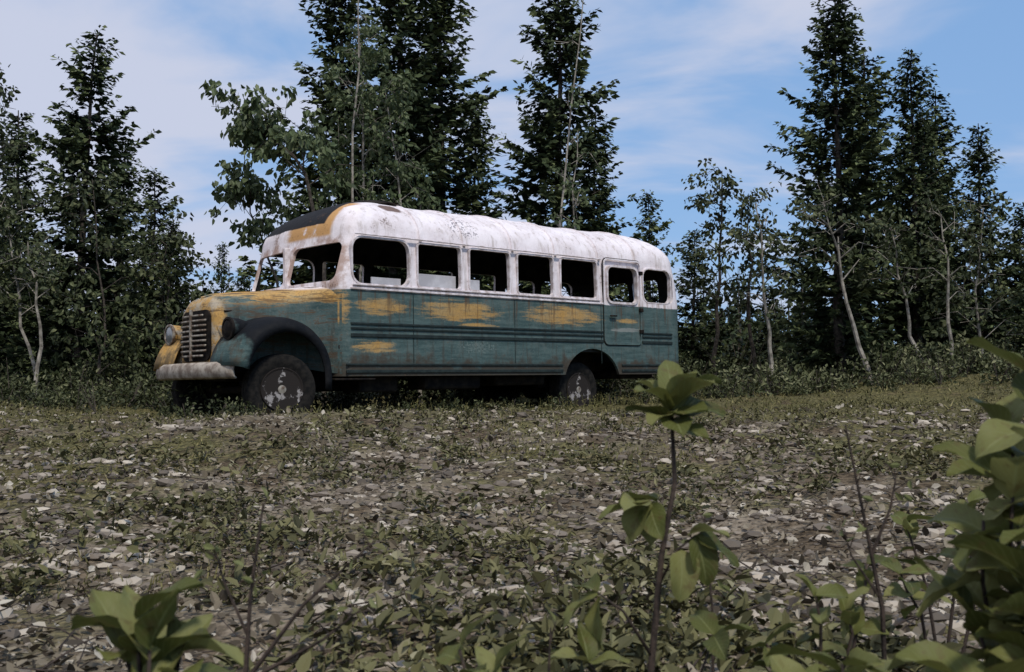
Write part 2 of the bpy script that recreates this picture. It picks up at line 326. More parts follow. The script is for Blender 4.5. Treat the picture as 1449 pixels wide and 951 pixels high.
put_dec('alder_tree',6.64,18.2,221,[(0,0,0),(-.4,0,1.6),(-.85,0,3.5)],.055,.6,9,.8,.36,50,.1,M_pale,M_dleaf)
put_dec('alder_tree',7.7,18.6,222,[(0,0,0),(-.2,0,1.1),(-.5,0,2.9)],.05,.6,7,.6,.36,50,.1,M_pale,M_dleaf)
put_dec('alder_tree',8.1,18.2,223,[(0,0,0),(0,0,1.4),(-.12,0,3.1)],.045,.5,7,.6,.36,50,.1,M_pale,M_dleaf)
put_dec('alder_tree',4.75,23,224,[(0,0,0),(.1,0,2.5),(.2,0,5.1)],.06,.3,13,.9,.42,75,.12,M_bark,M_dleaf)
put_dec('alder_tree',5.9,24,225,[(0,0,0),(-.1,0,2.5),(-.1,0,4.5)],.06,.35,9,.6,.38,70,.12,M_bark,M_dleaf)
put_dec('alder_tree',10.8,19,226,[(0,0,0),(-.1,0,1.2),(-.1,0,3.0)],.05,.25,14,1.0,.45,90,.11,M_bark,M_dleaf)
put_dec('alder_tree',9.3,19.5,227,[(0,0,0),(-.1,0,1.2),(.1,0,3.4)],.04,.3,12,.8,.4,80,.11,M_pale,M_dleaf)
rs=R_(91);mb=MB()
def shrubmass(mb,n,fx,fy,hmin,hmax,nl,ll,bright=0.,chk=True):
    for i in range(n):
        x=fx();y=fy(x)
        if chk and inbus(np.array([x]),np.array([y]),.5)[0]: continue
        h=rs.uniform(hmin,hmax);w=h*rs.uniform(.5,.8);g=float(gh(x,y))
        k=int(nl*rs.uniform(.7,1.3));D=rdir(rs,k);D[:,2]=np.abs(D[:,2]);r=rs.rand(k)**.4
        lob=.7+.5*vn(D[:,0]*2.5+i,D[:,1]*2.5+D[:,2]*2,i)
        B=np.array([x,y,g])+D*(r*lob)[:,None]*[w,w,h];B[:,2]+=.03
        dd=D*.6+rs.normal(size=(k,3))*.6;L=ll*rs.uniform(.6,1.4,k)
        sh=np.clip(.15+.5*r*D[:,2]+rs.normal(0,.2,k)+bright+rs.uniform(-.1,.1),0,1)  # light and shade in the leaf tone: outer tops paler, insides darker
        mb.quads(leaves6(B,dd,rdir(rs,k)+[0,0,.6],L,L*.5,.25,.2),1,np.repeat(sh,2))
        for j in range(4):
            d=rdir(rs,1)[0];d[2]=abs(d[2])+.6;mb.tube([(x,y,g-.05),np.array([x,y,g])+d*h*.6],[.012,.004],0,3)
shrubmass(mb,75,lambda:rs.uniform(-14,-5),lambda x:rs.uniform(16.8,21),.3,.9,160,.085,-.07)
shrubmass(mb,80,lambda:rs.uniform(3.3,15),lambda x:rs.uniform(17.4,21),.3,.8,160,.085,0)
shrubmass(mb,60,lambda:rs.uniform(-6,4),lambda x:rs.uniform(18.5,23),.4,1.1,170,.09,-.1)
shrubmass(mb,60,lambda:rs.uniform(-22,24),lambda x:rs.uniform(22,30),1.0,2.2,240,.15,-.25)
addobj('forest_undergrowth',mb.data('forest_undergrowth',[M_bark,M_shrub]))
mb=MB()
shrubmass(mb,40,lambda:rs.uniform(3.2,12),lambda x:rs.uniform(15.8,17.4),.2,.65,120,.075,.28)
shrubmass(mb,26,lambda:rs.uniform(-9,-5),lambda x:rs.uniform(13.6,16.5),.2,.55,130,.07,0)
for (x,y,h) in [(-5.7,13.6,.5),(-5.3,13.0,.32),(-6.3,14.3,.6),(-4.9,12.7,.24)]:
    shrubmass(mb,1,lambda:x,lambda q:y,h,h*1.1,150,.06,0)
def B2W(lx,ly): return BX+lx*math.cos(BA)-ly*math.sin(BA),BY+lx*math.sin(BA)+ly*math.cos(BA)
for k in range(50):  # dark-toned shrubs added behind the bus to darken the gap beneath it
    x,y=B2W(rs.uniform(-1.5,7.5),rs.uniform(1.9,3.6));shrubmass(mb,1,lambda:x,lambda q:y,.30,.6,140,.07,-.3,False)
for k in range(34):
    x,y=B2W(rs.choice([rs.uniform(.2,3.8),rs.uniform(4.7,7.6),rs.uniform(-2.2,-1.2)]),rs.uniform(-.35,.35));shrubmass(mb,1,lambda:x,lambda q:y,.10,.26,60,.045,-.1,False)
addobj('willow_scrub',mb.data('willow_scrub',[M_bark,M_shrub]))
mb=MB()
for i in range(420):
    lx=rs.uniform(-1.3,7.2);ly=rs.uniform(-.35,.5);x,y=B2W(lx,ly);g=float(gh(x,y))
    h=rs.uniform(.06,.24);d=rs.normal(size=3)*.25;d[2]=1;p=np.array([x,y,g-.02])
    mb.tube([p,p+d*h*.5,p+d*h],[.004,.003,.001],0,3)
    k=6;B=p+np.outer(rs.rand(k),d*h);L=.035*rs.uniform(.7,1.3,k);mb.quads(leaves6(B,rdir(rs,k),rdir(rs,k),L,L*.4),0,np.repeat(rs.rand(k),2))
addobj('weeds',mb.data('weeds',[M_grass]))
mb=MB();rs=R_(44)
for i in range(900):
    a=rs.uniform(-.95,.95);r=rs.uniform(42,110);x=math.sin(a)*r;y=math.cos(a)*r;g=float(gh(x,y));h=rs.uniform(2.6,5.6)*(.7+r/140);w=h*rs.uniform(.13,.2)
    k=int(50);t=rs.rand(k);ph=rs.rand(k)*6.28;rr=w*(1-t)**.8
    C=np.stack([x+np.cos(ph)*rr*.3,y+np.sin(ph)*rr*.3,g+.2+t*h],1);D=np.stack([np.cos(ph),np.sin(ph),rs.normal(-.2,.3,k)],1)
    L=rr+.15;S=np.stack([-np.sin(ph),np.cos(ph),rs.normal(0,.8,k)],1)*(L*.38)[:,None];T=C+D*L[:,None];mi=(C+T)/2
    mb.quads(np.stack([C,mi+S,T,mi-S],1),1,np.clip(rs.rand(k)*.6,0,1))
    mb.quads([[(x-.07,y,g),(x+.07,y,g),(x+.01,y,g+h+.3),(x-.01,y,g+h+.3)]],0,.3)
addobj('distant_forest',mb.data('distant_forest',[M_bark,M_spruce]))
# ------------------------------------------------------------ BUS
bus=bpy.data.objects.new('abandoned_bus',None);sc.collection.objects.link(bus)
def paint(kind):
    t=NT('bus_paint_'+kind);c=t.co();x,y,z=t.sep(c)
    n1=t.noise(c,3.5,6,.65);st=t.noise(t.mp(c,(1.3,1.3,11)),1.6,5,.7);ve=t.noise(t.mp(c,(9,9,.9)),1.3,5,.65);fi=t.noise(c,38,4,.7)
    green=t.mix(t.rng(st,.3,.7),(.035,.066,.066),(.084,.130,.124));green=t.mix(t.rng(n1,.45,.7,0,.7),green,(.115,.148,.138))
    green=t.mix(t.rng(ve,.50,.66,0,.75),green,(.052,.052,.042))
    green=t.mix(t.rng(fi,.54,.7,0,.5),green,(.17,.185,.165))
    yel=t.mix(t.rng(n1,.3,.7),(.50,.28,.075),(.42,.29,.13));yel=t.mix(t.rng(fi,.45,.68,0,.6),yel,(.17,.11,.055))
    white=t.mix(t.rng(n1,.35,.7),(.80,.74,.76),(.66,.59,.60));white=t.mix(t.rng(ve,.50,.70,0,.6),white,(.38,.32,.28))
    white=t.mix(t.rng(fi,.63,.74,0,.5),white,(.22,.13,.08))
    def ell(cx,cz,rx,rz):
        a=t.ma('DIVIDE',t.ma('SUBTRACT',x,cx),rx);b=t.ma('DIVIDE',t.ma('SUBTRACT',z,cz),rz)
        return t.ma('SUBTRACT',1.0,t.ma('ADD',t.ma('MULTIPLY',a,a),t.ma('MULTIPLY',b,b)))
    wob=t.ma('MULTIPLY',t.ma('SUBTRACT',st,.5),4.2)
    if kind=='body':
        m=None
        for e in [(.62,1.38,.40,.12),(1.9,1.37,.75,.15),(3.9,1.38,.85,.16),(5.3,1.34,.3,.04),(.45,.86,.36,.09),(2.2,1.18,.4,.04),(-.02,1.35,.16,.24)]:
            q=ell(*e);m=q if m is None else t.ma('MAXIMUM',m,q)
        ym=t.rng(t.ma('ADD',t.ma('ADD',m,wob),t.ma('MULTIPLY',t.ma('SUBTRACT',fi,.5),2.0)),-.1,.9)
        low=t.mix(t.ma('MULTIPLY',ym,.88),green,yel)
        sc_=t.rng(t.ma('ADD',ell(2.2,.88,.35,.09),t.ma('MULTIPLY',t.ma('SUBTRACT',fi,.5),7.0)),.3,1.0,0,.4)
        low=t.mix(sc_,low,(.20,.25,.23));sc2=t.rng(t.ma('ADD',ell(5.35,1.2,.45,.035),wob),.1,.6,0,.7);low=t.mix(sc2,low,(.27,.28,.26))
        rl=t.rng(t.ma('ADD',t.ma('MULTIPLY',t.ma('SUBTRACT',n1,.5),2.5),t.rng(z,.95,.5)),.36,.9,0,.85);low=t.mix(rl,low,(.050,.036,.024))
        rr=t.ma('MULTIPLY',t.rng(ve,.54,.62,0,.7),t.rng(z,1.0,1.6));low=t.mix(rr,low,(.10,.06,.035))
        up=t.rng(t.ma('ADD',z,t.ma('MULTIPLY',t.ma('SUBTRACT',n1,.5),.06)),1.575,1.59)
        drip=t.ma('MULTIPLY',t.rng(ve,.45,.62),t.rng(z,1.78,1.60,0,.6));white=t.mix(drip,white,(.28,.19,.14))
        rp=t.rng(t.ma('ADD',ell(.03,1.95,.16,.42),t.ma('MULTIPLY',t.ma('SUBTRACT',n1,.5),4.)),.1,.9,0,.75);white=t.mix(rp,white,(.32,.19,.13))
        rh=t.rng(t.ma('ADD',ell(.95,2.74,.20,.07),t.ma('MULTIPLY',t.ma('SUBTRACT',n1,.5),3.)),.1,.6,0,.9);white=t.mix(rh,white,(.10,.05,.03))
        gf=t.rng(t.ma('ADD',ell(2.05,2.55,.22,.14),t.ma('MULTIPLY',t.ma('SUBTRACT',t.noise(c,16,3,.6,1.5),.5),12.)),.9,1.2,0,.75);white=t.mix(gf,white,(.08,.07,.09))
        fy=t.ma('MULTIPLY',t.rng(x,.62,.48),t.ma('MULTIPLY',t.rng(z,2.29,2.34),t.ma('MULTIPLY',t.rng(y,.34,.42),t.rng(y,1.5,1.2))))
        fy=t.ma('MULTIPLY',fy,t.rng(n1,.36,.48));white=t.mix(fy,white,(.50,.28,.11))
        col=t.mix(up,low,white)
        bk=t.ma('MULTIPLY',t.rng(t.ma('ADD',x,t.ma('MULTIPLY',n1,.15)),1.15,1.1),t.ma('MULTIPLY',t.rng(t.ma('ADD',z,t.ma('MULTIPLY',n1,.06)),2.51,2.53),t.rng(y,.52,.56)))
        col=t.mix(bk,col,(.012,.012,.014))
    elif kind=='hood':
        ym=t.rng(t.ma('ADD',t.ma('MULTIPLY',t.ma('SUBTRACT',z,1.40),5.0),t.ma('MULTIPLY',t.ma('SUBTRACT',st,.5),4.5)),-.1,.5)
        fr=t.rng(t.ma('ADD',x,t.ma('MULTIPLY',n1,.2)),-1.06,-1.16)
        ym=t.ma('MAXIMUM',ym,fr);col=t.mix(ym,green,yel)
        wt=t.ma('MULTIPLY',t.rng(t.ma('ADD',x,t.ma('MULTIPLY',n1,.3)),-.22,-.05),t.rng(z,1.58,1.63));col=t.mix(wt,col,white)
        col=t.mix(t.rng(st,.50,.60,0,.8),col,(.08,.05,.03));col=t.mix(t.ma('MULTIPLY',fr,t.rng(n1,.48,.6,0,.8)),col,(.42,.37,.29))
    elif kind=='fender':
        dk=t.rng(t.ma('ADD',x,t.ma('MULTIPLY',t.ma('SUBTRACT',n1,.5),.4)),-1.34,-1.24)
        fcol=t.mix(t.rng(t.ma('ADD',y,t.ma('MULTIPLY',n1,.4)),.9,1.3),green,yel);fcol=t.mix(t.rng(n1,.45,.6,0,.7),fcol,(.07,.05,.03))
        col=t.mix(dk,fcol,t.mix(t.rng(n1,.4,.7),(.005,.006,.008),(.013,.013,.014)))
    if kind!='fender': col=t.mix(t.rng(t.ma('ADD',t.ma('MULTIPLY',fi,.4),t.ma('MULTIPLY',n1,.6)),.58,.65,0,.75),col,(.10,.06,.035))
    t.bump(n1,.5,.04)
    return t.fin(col,.68,0,.2 if kind!='fender' else .12)
P_body=paint('body');P_hood=paint('hood');P_fend=paint('fender')
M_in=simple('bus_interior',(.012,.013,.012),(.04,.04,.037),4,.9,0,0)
M_dark=simple('chassis_metal',(.006,.005,.005),(.024,.018,.013),10,.85,0,0,.15)
M_rub=simple('tire_rubber',(.008,.008,.008),(.020,.018,.016),20,.9,0,.2,.12)
M_trim=simple('dark_trim',(.008,.014,.013),(.02,.03,.027),12,.6,0,0)
M_wpaint=simple('chipped_white_paint',(.76,.70,.72),(.44,.37,.35),9,.7,0,0)
M_grl=simple('faded_chrome',(.34,.31,.26),(.12,.08,.055),14,.55,.4)
M_bump=simple('bumper_paint',(.42,.37,.31),(.18,.14,.11),9,.7)
M_glass=simple('lamp_glass',(.10,.11,.12),(.22,.23,.24),5,.15,0,.05,.6)
M_panel=simple('pale_board',(.55,.54,.56),(.38,.37,.39),3,.8,0,0)
def rimm():
    t=NT('rim_paint_worn');c=t.co();n=t.noise(t.mp(c,(1,1,1),(.3,.1,.7)),4.2,4,.7);return t.fin(t.mix(t.rng(n,.56,.63),(.018,.014,.012),(.30,.28,.27)),.85)
M_rim=rimm()
import bmesh
def pyobj(name,V,F,mat,smooth=None,parent=bus):
    me=bpy.data.meshes.new(name);me.from_pydata([tuple(v) for v in V],[],[tuple(int(k) for k in f) for f in F])
    for m in (mat if isinstance(mat,list) else [mat]): me.materials.append(m)
    bm=bmesh.new();bm.from_mesh(me);bmesh.ops.recalc_face_normals(bm,faces=bm.faces);bm.to_mesh(me);bm.free()
    if smooth: 
        me.polygons.foreach_set('use_smooth',np.ones(len(me.polygons),bool));me.set_sharp_from_angle(angle=math.radians(smooth))
    o=addobj(name,me,parent=parent);return o
def apply(o,smooth=None):
    dg=bpy.context.evaluated_depsgraph_get();dg.update();ev=o.evaluated_get(dg);me=bpy.data.meshes.new_from_object(ev);o.modifiers.clear();o.data=me
    if smooth:
        me.polygons.foreach_set('use_smooth',np.ones(len(me.polygons),bool));me.set_sharp_from_angle(angle=math.radians(smooth))
def box(name,x0,x1,y0,y1,z0,z1,mat,bev=.008,parent=bus):
    V=[(a,b,c) for a in (x0,x1) for b in (y0,y1) for c in (z0,z1)]
    o=pyobj(name,V,[(0,1,3,2),(4,6,7,5),(0,4,5,1),(2,3,7,6),(0,2,6,4),(1,5,7,3)],mat,None,parent)
    if bev: m=o.modifiers.new('b','BEVEL');m.width=bev;m.segments=2
    return o
def rrect(a0,a1,b0,b1,r,k=5):
    P=[]
    for (ca,cb,s) in ((a1-r,b1-r,0),(a0+r,b1-r,90),(a0+r,b0+r,180),(a1-r,b0+r,270)):
        for j in range(k+1):
            t=math.radians(s+90*j/k);P.append((ca+r*math.cos(t),cb+r*math.sin(t)))
    return P
def prism(P,lo,hi,axis):
    n=len(P)
    f=(lambda a,b,h:(a,h,b)) if axis=='y' else (lambda a,b,h:(h,a,b))
    V=[f(a,b,lo) for a,b in P]+[f(a,b,hi) for a,b in P]
    F=[tuple(range(n)),tuple(range(2*n-1,n-1,-1))]+[(i,(i+1)%n,n+(i+1)%n,n+i) for i in range(n)]
    return V,F
def joinvf(L):
    V=[];F=[]
    for v,f in L:
        o=len(V);V+=list(v);F+=[tuple(k+o for k in q) for q in f]
    return V,F
HW=1.15;LEN=6.85
def planring(hw,x0,x1,rf,rr,bulge,z):
    rf=min(rf,hw*.98);rr=min(rr,hw*.98);P=[];k=7
    def arc(cx,cy,r,a0,a1):
        return [(cx+r*math.cos(math.radians(a0+(a1-a0)*j/k)),cy+r*math.sin(math.radians(a0+(a1-a0)*j/k))) for j in range(k+1)]
    yn=HW-hw;yf=HW+hw
    P+=arc(x0+rf,yn+rf,rf,180,270)
    for j in range(1,24): P.append((x0+rf+(x1-rr-x0-rf)*j/24,yn))
    P+=arc(x1-rr,yn+rr,rr,270,360)
    for j in range(1,8): P.append((x1,yn+rr+(yf-yn-2*rr)*j/8))
    P+=arc(x1-rr,yf-rr,rr,0,90)
    for j in range(1,24): P.append((x1-rr-(x1-rr-x0-rf)*j/24,yf))
    P+=arc(x0+rf,yf-rf,rf,90,180)
    for j in range(1,8): P.append((x0,yf-rf-(yf-yn-2*rf)*j/8))
    out=[]
    for (a,b) in P:
        w=1-((b-HW)/max(hw,.01))**2
        fa=max(0,1-(a-x0)/.5); ra=max(0,1-(x1-a)/.5)
        out.append((a-bulge*w*fa+.08*w*ra*min(1,hw),b,z+.012*math.sin(a*2.3+b)*(z>2.4)))
    return out
rings=[]
def hwz(z): return HW-(.0 if z<1.6 else .035*(z-1.6)/.7)
for z in [.49,.62,.8,1.05,1.3,1.58,1.68,1.85,2.05,2.22,2.30]:
    x0=0 if z<1.68 else .16*(z-1.68)/.62
    x1=LEN-(0 if z<1.6 else .10*((z-1.6)/.7)**2)
    rings.append(planring(hwz(z),x0,x1,.14,.36,.12,z))
for th in [8,16,24,32,41,50,59,68,76,83]:
    c=math.cos(math.radians(th))**.86;s=math.sin(math.radians(th))**.95
    hw=(HW-.035)*c;rings.append(planring(hw,.16+1.05*(1-c),LEN-.10-1.0*(1-c),.14+.3*(1-c),.36+.2*(1-c),.12*c,2.30+.61*s))
NR=len(rings[0]);V=[p for r in rings for p in r];F=[]
for i in range(len(rings)-1):
    for j in range(NR): F.append((i*NR+j,i*NR+(j+1)%NR,(i+1)*NR+(j+1)%NR,(i+1)*NR+j))
F.append(tuple(range((len(rings)-1)*NR,len(rings)*NR)))
shell=pyobj('body_shell',V,F,[P_body,M_in])
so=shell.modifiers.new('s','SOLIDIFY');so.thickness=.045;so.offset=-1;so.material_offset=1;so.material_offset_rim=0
apply(shell)
WN=[(.15,1.05),(1.18,1.92),(2.07,2.82),(2.97,3.69),(3.85,4.64)]
cut=[prism(rrect(a,b,1.67,2.25,.05),-.6,2.9,'y') for a,b in WN]
cut[0]=prism(rrect(.16,1.05,1.66,2.26,.15),-.6,2.9,'y')
cut.append(prism(rrect(4.87,5.58,1.63,2.20,.11),-.6,2.9,'y'))
cut.append(prism(rrect(5.74,6.53,1.66,2.22,.14),-.6,2.9,'y'))
def disc(cx,cz,r,a=2,n=28): return [(cx+r*math.cos(2*math.pi*j/n),cz+r*math.sin(2*math.pi*j/n)) for j in range(n)]
arch=[(4.52+.62*math.cos(math.radians(t)),.36+.53*math.sin(math.radians(t))) for t in range(0,181,9)]
arch=arch+[(3.90,.2),(5.14,.2)]
cut.append(prism(arch,-.6,2.9,'y'))
def cutobj(L):
    V,F=joinvf(L);o=pyobj('cut',V,F,P_body,None,None);return o
c1=cutobj(cut);c2=cutobj([prism(rrect(.13,1.10,1.70,2.20,.09),-.5,.42,'x'),prism(rrect(1.19,2.17,1.70,2.20,.09),-.5,.42,'x'),prism(rrect(.55,1.1,1.62,2.15,.08),6.2,7.4,'x'),prism(rrect(1.2,1.75,1.62,2.15,.08),6.2,7.4,'x')])
for c in (c1,c2):
    b=shell.modifiers.new('b','BOOLEAN');b.operation='DIFFERENCE';b.solver='EXACT';b.object=c;apply(shell)
apply(shell,32)
for c in (c1,c2): bpy.data.objects.remove(c)
def frame(name,a0,a1,b0,b1,r,wd,y0,y1,mat):
    o=rrect(a0-wd,a1+wd,b0-wd,b1+wd,r+wd);i=rrect(a0,a1,b0,b1,r);n=len(o)
    V=[(a,y0,b) for a,b in o]+[(a,y0,b) for a,b in i]+[(a,y1,b) for a,b in o]+[(a,y1,b) for a,b in i];F=[]
    for k in range(n):
        l=(k+1)%n;F+=[(k,l,n+l,n+k),(2*n+k,3*n+k,3*n+l,2*n+l),(k,2*n+k,2*n+l,l),(n+k,n+l,3*n+l,3*n+k)]
    return pyobj(name,V,F,mat)
for i,(a,b) in enumerate(WN[1:]): frame('window_frame_%d'%(i+2),a+.008,b-.008,1.678,2.242,.045,.024,-.004,.05,M_wpaint)
frame('window_frame_1',.168,1.042,1.668,2.252,.145,.024,-.004,.05,M_wpaint)
frame('door_window_frame',4.88,5.57,1.64,2.19,.1,.035,-.022,.04,M_wpaint)
frame('rear_window_frame',5.75,6.44,1.67,2.21,.13,.02,-.002,.06,M_wpaint)
frame('emergency_door_edge',4.80,5.645,.98,2.30,.07,.022,-.020,.01,P_body)
frame('emergency_door_gap',4.775,5.67,.955,2.325,.09,.010,-.008,.01,M_dark)
for z in (1.15,1.5,2.1): box('door_hinge',5.62,5.70,-.035,.0,z,z+.06,M_dark,.006)
box('door_handle',4.90,5.05,-.05,-.02,1.40,1.425,M_dark,.008)
def strip(name,x0,x1,z0,z1,pr=.016,mat=M_trim):
    for s,(ya,yb) in (('',(-pr,.004)),('_far',(2.296,2.3+pr))): box(name+s,x0,x1,ya,yb,z0,z1,mat,.005)
for k,(z0,z1) in enumerate([(1.140,1.168),(1.08,1.108),(.985,1.03)]):
    strip('side_moulding_%d'%k,.13,4.76,z0,z1);strip('side_moulding_rear_%d'%k,5.69,6.45,z0,z1)
for k,(z0,z1) in enumerate([(.622,.65),(.53,.57)]):
    strip('skirt_moulding_%d'%k,.06,3.86,z0,z1);strip('skirt_moulding_rear_%d'%k,5.18,6.45,z0,z1)
strip('belt_rail',.13,4.76,1.585,1.612,.02,M_wpaint);strip('drip_rail',.2,4.72,2.285,2.30,.028,M_wpaint)
strip('window_sill',.16,4.7,1.635,1.655,.03,M_wpaint)
for k,xx in enumerate([1.10,2.9,4.72]):
    box('panel_seam',xx-.005,xx+.005,-.004,.002,.66,1.57,M_trim,0)
def roofrib(x,wd,pr,mat):
    V=[];F=[];ths=[-12]+list(range(0,181,9))+[192];m=0
    for th in ths:
        if th<0: y,z,ny,nz=.035,2.28,-1,0
        elif th>180: y,z,ny,nz=2.265,2.28,1,0
        else:
            cc=math.cos(math.radians(th));c=math.copysign(abs(cc)**.86,cc);s=max(0,math.sin(math.radians(th)))**.95
            y=HW-(HW-.035)*c;z=2.30+.61*s;ny,nz=-cc,math.sin(math.radians(th));z+=.012*math.sin(x*2.3+y)*(z>2.4)
        for dx,o in ((-wd,-.008),(-wd*.6,pr),(wd*.6,pr),(wd,-.008)): V.append((x+dx,y+ny*o,z+nz*o))
        m+=1
    for i in range(m-1):
        for j in range(3): F.append((i*4+j,i*4+j+1,(i+1)*4+j+1,(i+1)*4+j))
    return pyobj('roof_rib',V,F,mat,40)
for xx in (1.25,2.0,2.9,3.77,4.72,5.6): roofrib(xx,.03,.020,P_body)
def sheet(name,grid,th,mat,smooth=40):
    n=len(grid);m=len(grid[0]);V=[p for r in grid for p in r];F=[(i*m+j,i*m+j+1,(i+1)*m+j+1,(i+1)*m+j) for i in range(n-1) for j in range(m-1)]
    o=pyobj(name,V,F,mat,smooth)
    if th: s=o.modifiers.new('s','SOLIDIFY');s.thickness=th;s.offset=0
    return o
g=[]
for i in range(9):
    x=.46+.85*i/8;row=[]
    for j in range(13):
        y=.50+1.5*j/12;q=(y-HW)/(HW-.035);zz=2.30+.61*(max(0,1-abs(q)**2.2))**.5-max(0,1.15-x)**2*.44
        row.append((x,y,zz+.035+.02*math.sin(i*1.3+j)))
    g.append(row)
sheet('roof_hatch',g,.02,M_dark)
secs=[(-1.315,.40,1.36,1.15,.66),(-1.30,.45,1.42,1.17,.64),(-1.25,.49,1.49,1.20,.62),(-1.12,.52,1.54,1.24,.62),(-.85,.55,1.575,1.28,.62),(-.5,.61,1.605,1.32,.62),(-.28,.72,1.64,1.38,.6),(-.12,.92,1.665,1.44,.55),(.03,1.11,1.69,1.5,.52)]
V=[];F=[];cnt=None
for (x,w,zt,zs,zb) in secs:
    r=[(x,HW-w,zb),(x,HW-w,(zb+zs)/2)]
    for j in range(0,25):
        ph=math.pi*j/24;c=math.cos(ph);r.append((x,HW-w*math.copysign(abs(c)**.62,c),zs+(zt-zs)*math.sin(ph)**.75))
    r+=[(x,HW+w,(zb+zs)/2),(x,HW+w,zb)];cnt=len(r);V+=r
for i in range(len(secs)-1):
    for j in range(cnt-1): F.append((i*cnt+j,i*cnt+j+1,(i+1)*cnt+j+1,(i+1)*cnt+j))
F.append(tuple(range(cnt)))
pyobj('hood',V,F,P_hood,45)
mb=MB();mb.tube([(-1.27,HW,1.50),(-1.12,HW,1.545),(-.85,HW,1.58),(-.5,HW,1.61),(-.28,HW,1.643)],.012,0,6);addobj('hood_ridge',mb.data('hood_ridge',[P_hood]),parent=bus)
for yy in (.62,1.68):
    mb=MB();mb.tube([(-1.22,yy+.03*(1 if yy<1 else -1),1.30),(-.85,yy-.0,1.32),(-.5,yy-.06*(1 if yy<1 else -1),1.36)],.010,0,5);addobj('hood_seam',mb.data('hood_seam',[M_dark]),parent=bus)
V,F=joinvf([prism(rrect(.78,1.52,.70,1.33,.12),-1.335,-1.30,'x')]);pyobj('grille_recess',V,F,M_dark)
for k in range(9):
    z=.75+.062*k;hw=.33 if k not in (0,8) else .27
    gr=[]
    for zz in (z,z+.026):
        gr.append([(-1.36-.035*(1-((y-HW)/.37)**2),y,zz) for y in np.linspace(HW-hw,HW+hw,9)])
    sheet('grille_bar_%d'%k,gr,.014,M_grl)
box('grille_centre_bar',-1.415,-1.38,HW-.02,HW+.02,.70,1.34,M_grl,.008)
def lathe(name,prof,c,axis,mat,n=32,smooth=35,parent=bus):
    V=[];F=[]
    for (r,h) in prof:
        for j in range(n):
            a=2*math.pi*j/n
            if axis=='y': V.append((c[0]+r*math.cos(a),c[1]+h,c[2]+r*math.sin(a)))
            else: V.append((c[0]+h,c[1]+r*math.cos(a),c[2]+r*math.sin(a)))
    for i in range(len(prof)-1):
        for j in range(n): F.append((i*n+j,i*n+(j+1)%n,(i+1)*n+(j+1)%n,(i+1)*n+j))
    F.append(tuple(range(n)));F.append(tuple(range((len(prof)-1)*n,len(prof)*n)))
    return pyobj(name,V,F,mat,smooth,parent)
for side,sx in (('near',0),('far',1)):
    g=[]
    for k in range(25):
        th=math.radians(-6+174*k/24);row=[]
        for (yy,s) in ((.66,.97),(.50,1.0),(.32,1.0),(.18,.985),(.08,.955),(.01,.91),(-.02,.85),(-.02,.75)):
            x=-.76+.68*math.cos(th)*s*1.0;z=.42+.80*math.copysign(abs(math.sin(th))**.85,math.sin(th))*s
            row.append((x,yy if not sx else 2.3-yy,z))
        g.append(row)
    sheet('fender_'+side,g,.015,P_fend,50)
    y0,y1=(.30,.76) if not sx else (1.54,2.0)
    gg=[[(-1.30+.06*abs(math.sin(i)),y,z) for y in np.linspace(y0,y1,5)] for i,z in enumerate((.62,.8,1.0,1.12))]
    sheet('apron_'+side,gg,.01,P_hood)
    yc=.37 if not sx else 1.93
    lathe('headlamp_shell_'+side,[(.02,.26),(.09,.22),(.125,.1),(.13,0),(.118,-.015)],(-1.30,yc,1.07),'x',P_fend if not sx else P_hood)
    lathe('headlamp_rim_'+side,[(.13,.012),(.14,0),(.138,-.022),(.112,-.026),(.108,-.008)],(-1.305,yc,1.07),'x',M_dark if not sx else M_grl)
    lathe('headlamp_lens_'+side,[(.11,-.012),(.08,-.028),(.04,-.036),(.005,-.038)],(-1.305,yc,1.07),'x',M_glass if sx else M_dark)
g=[]
for z,o in ((.48,.02),(.51,-.01),(.58,-.02),(.64,-.01),(.67,.02)):
    g.append([(-1.50+o+.13*((y-HW)/1.0)**2,y,z) for y in np.linspace(.12,2.15,17)])
sheet('front_bumper',g,.02,M_bump)
for yy in (.7,1.6): box('bumper_bracket',-1.47,-1.1,yy-.04,yy+.04,.54,.62,M_dark)
def wheel(nm,cx,cy,cz,out,R=.43,steer=0,roll=0.):
    e=bpy.data.objects.new(nm,None);sc.collection.objects.link(e);e.parent=bus;e.location=(cx,cy,cz);e.rotation_euler=(0,0,steer);cx=cy=cz=0
    prof=[(.25,-.10),(.30,-.125),(.38,-.125),(.415,-.105),(R,-.07),(R,-.03),(R-.012,-.025),(R-.012,-.015),(R,-.01),(R,.03),(R-.012,.035),(R-.012,.045),(R,.05),(R,.07),(.415,.105),(.38,.125),(.30,.125),(.25,.10)]
    lathe('tire',prof,(cx,cy,cz),'y',M_rub,40,35,e)
    o=out
    lathe('rim',[(.262,o*.118),(.255,o*.128),(.235,o*.12),(.225,o*.07),(.20,o*.035),(.12,o*.03),(.105,o*.06),(.09,o*.065),(.06,o*.10),(.03,o*.11)],(cx,cy,cz),'y',M_rim,32,30,e)
    for k in range(5):
        a=2*math.pi*k/5+.3;V,F=prism(disc(cx+.165*math.cos(a),cz+.165*math.sin(a),.034,n=14),cy+o*.036,cy+o*.042,'y');pyobj('rim_hole_%d'%k,V,F,M_dark,None,e)
        a+=.63;lathe('lug_%d'%k,[(.013,o*.06),(.013,o*.085),(.004,o*.088)],(cx+.082*math.cos(a),cy,cz+.082*math.sin(a)),'y',M_dark,8,30,e)
    lathe('hub_cap',[(.075,o*.067),(.072,o*.095),(.05,o*.118),(.02,o*.124)],(cx,cy,cz),'y',M_grl,20,30,e)
wheel('front_wheel_near',-.74,.22,.34,-1,.43,-.2);wheel('front_wheel_far',-.74,2.08,.34,1,.43,-.2)
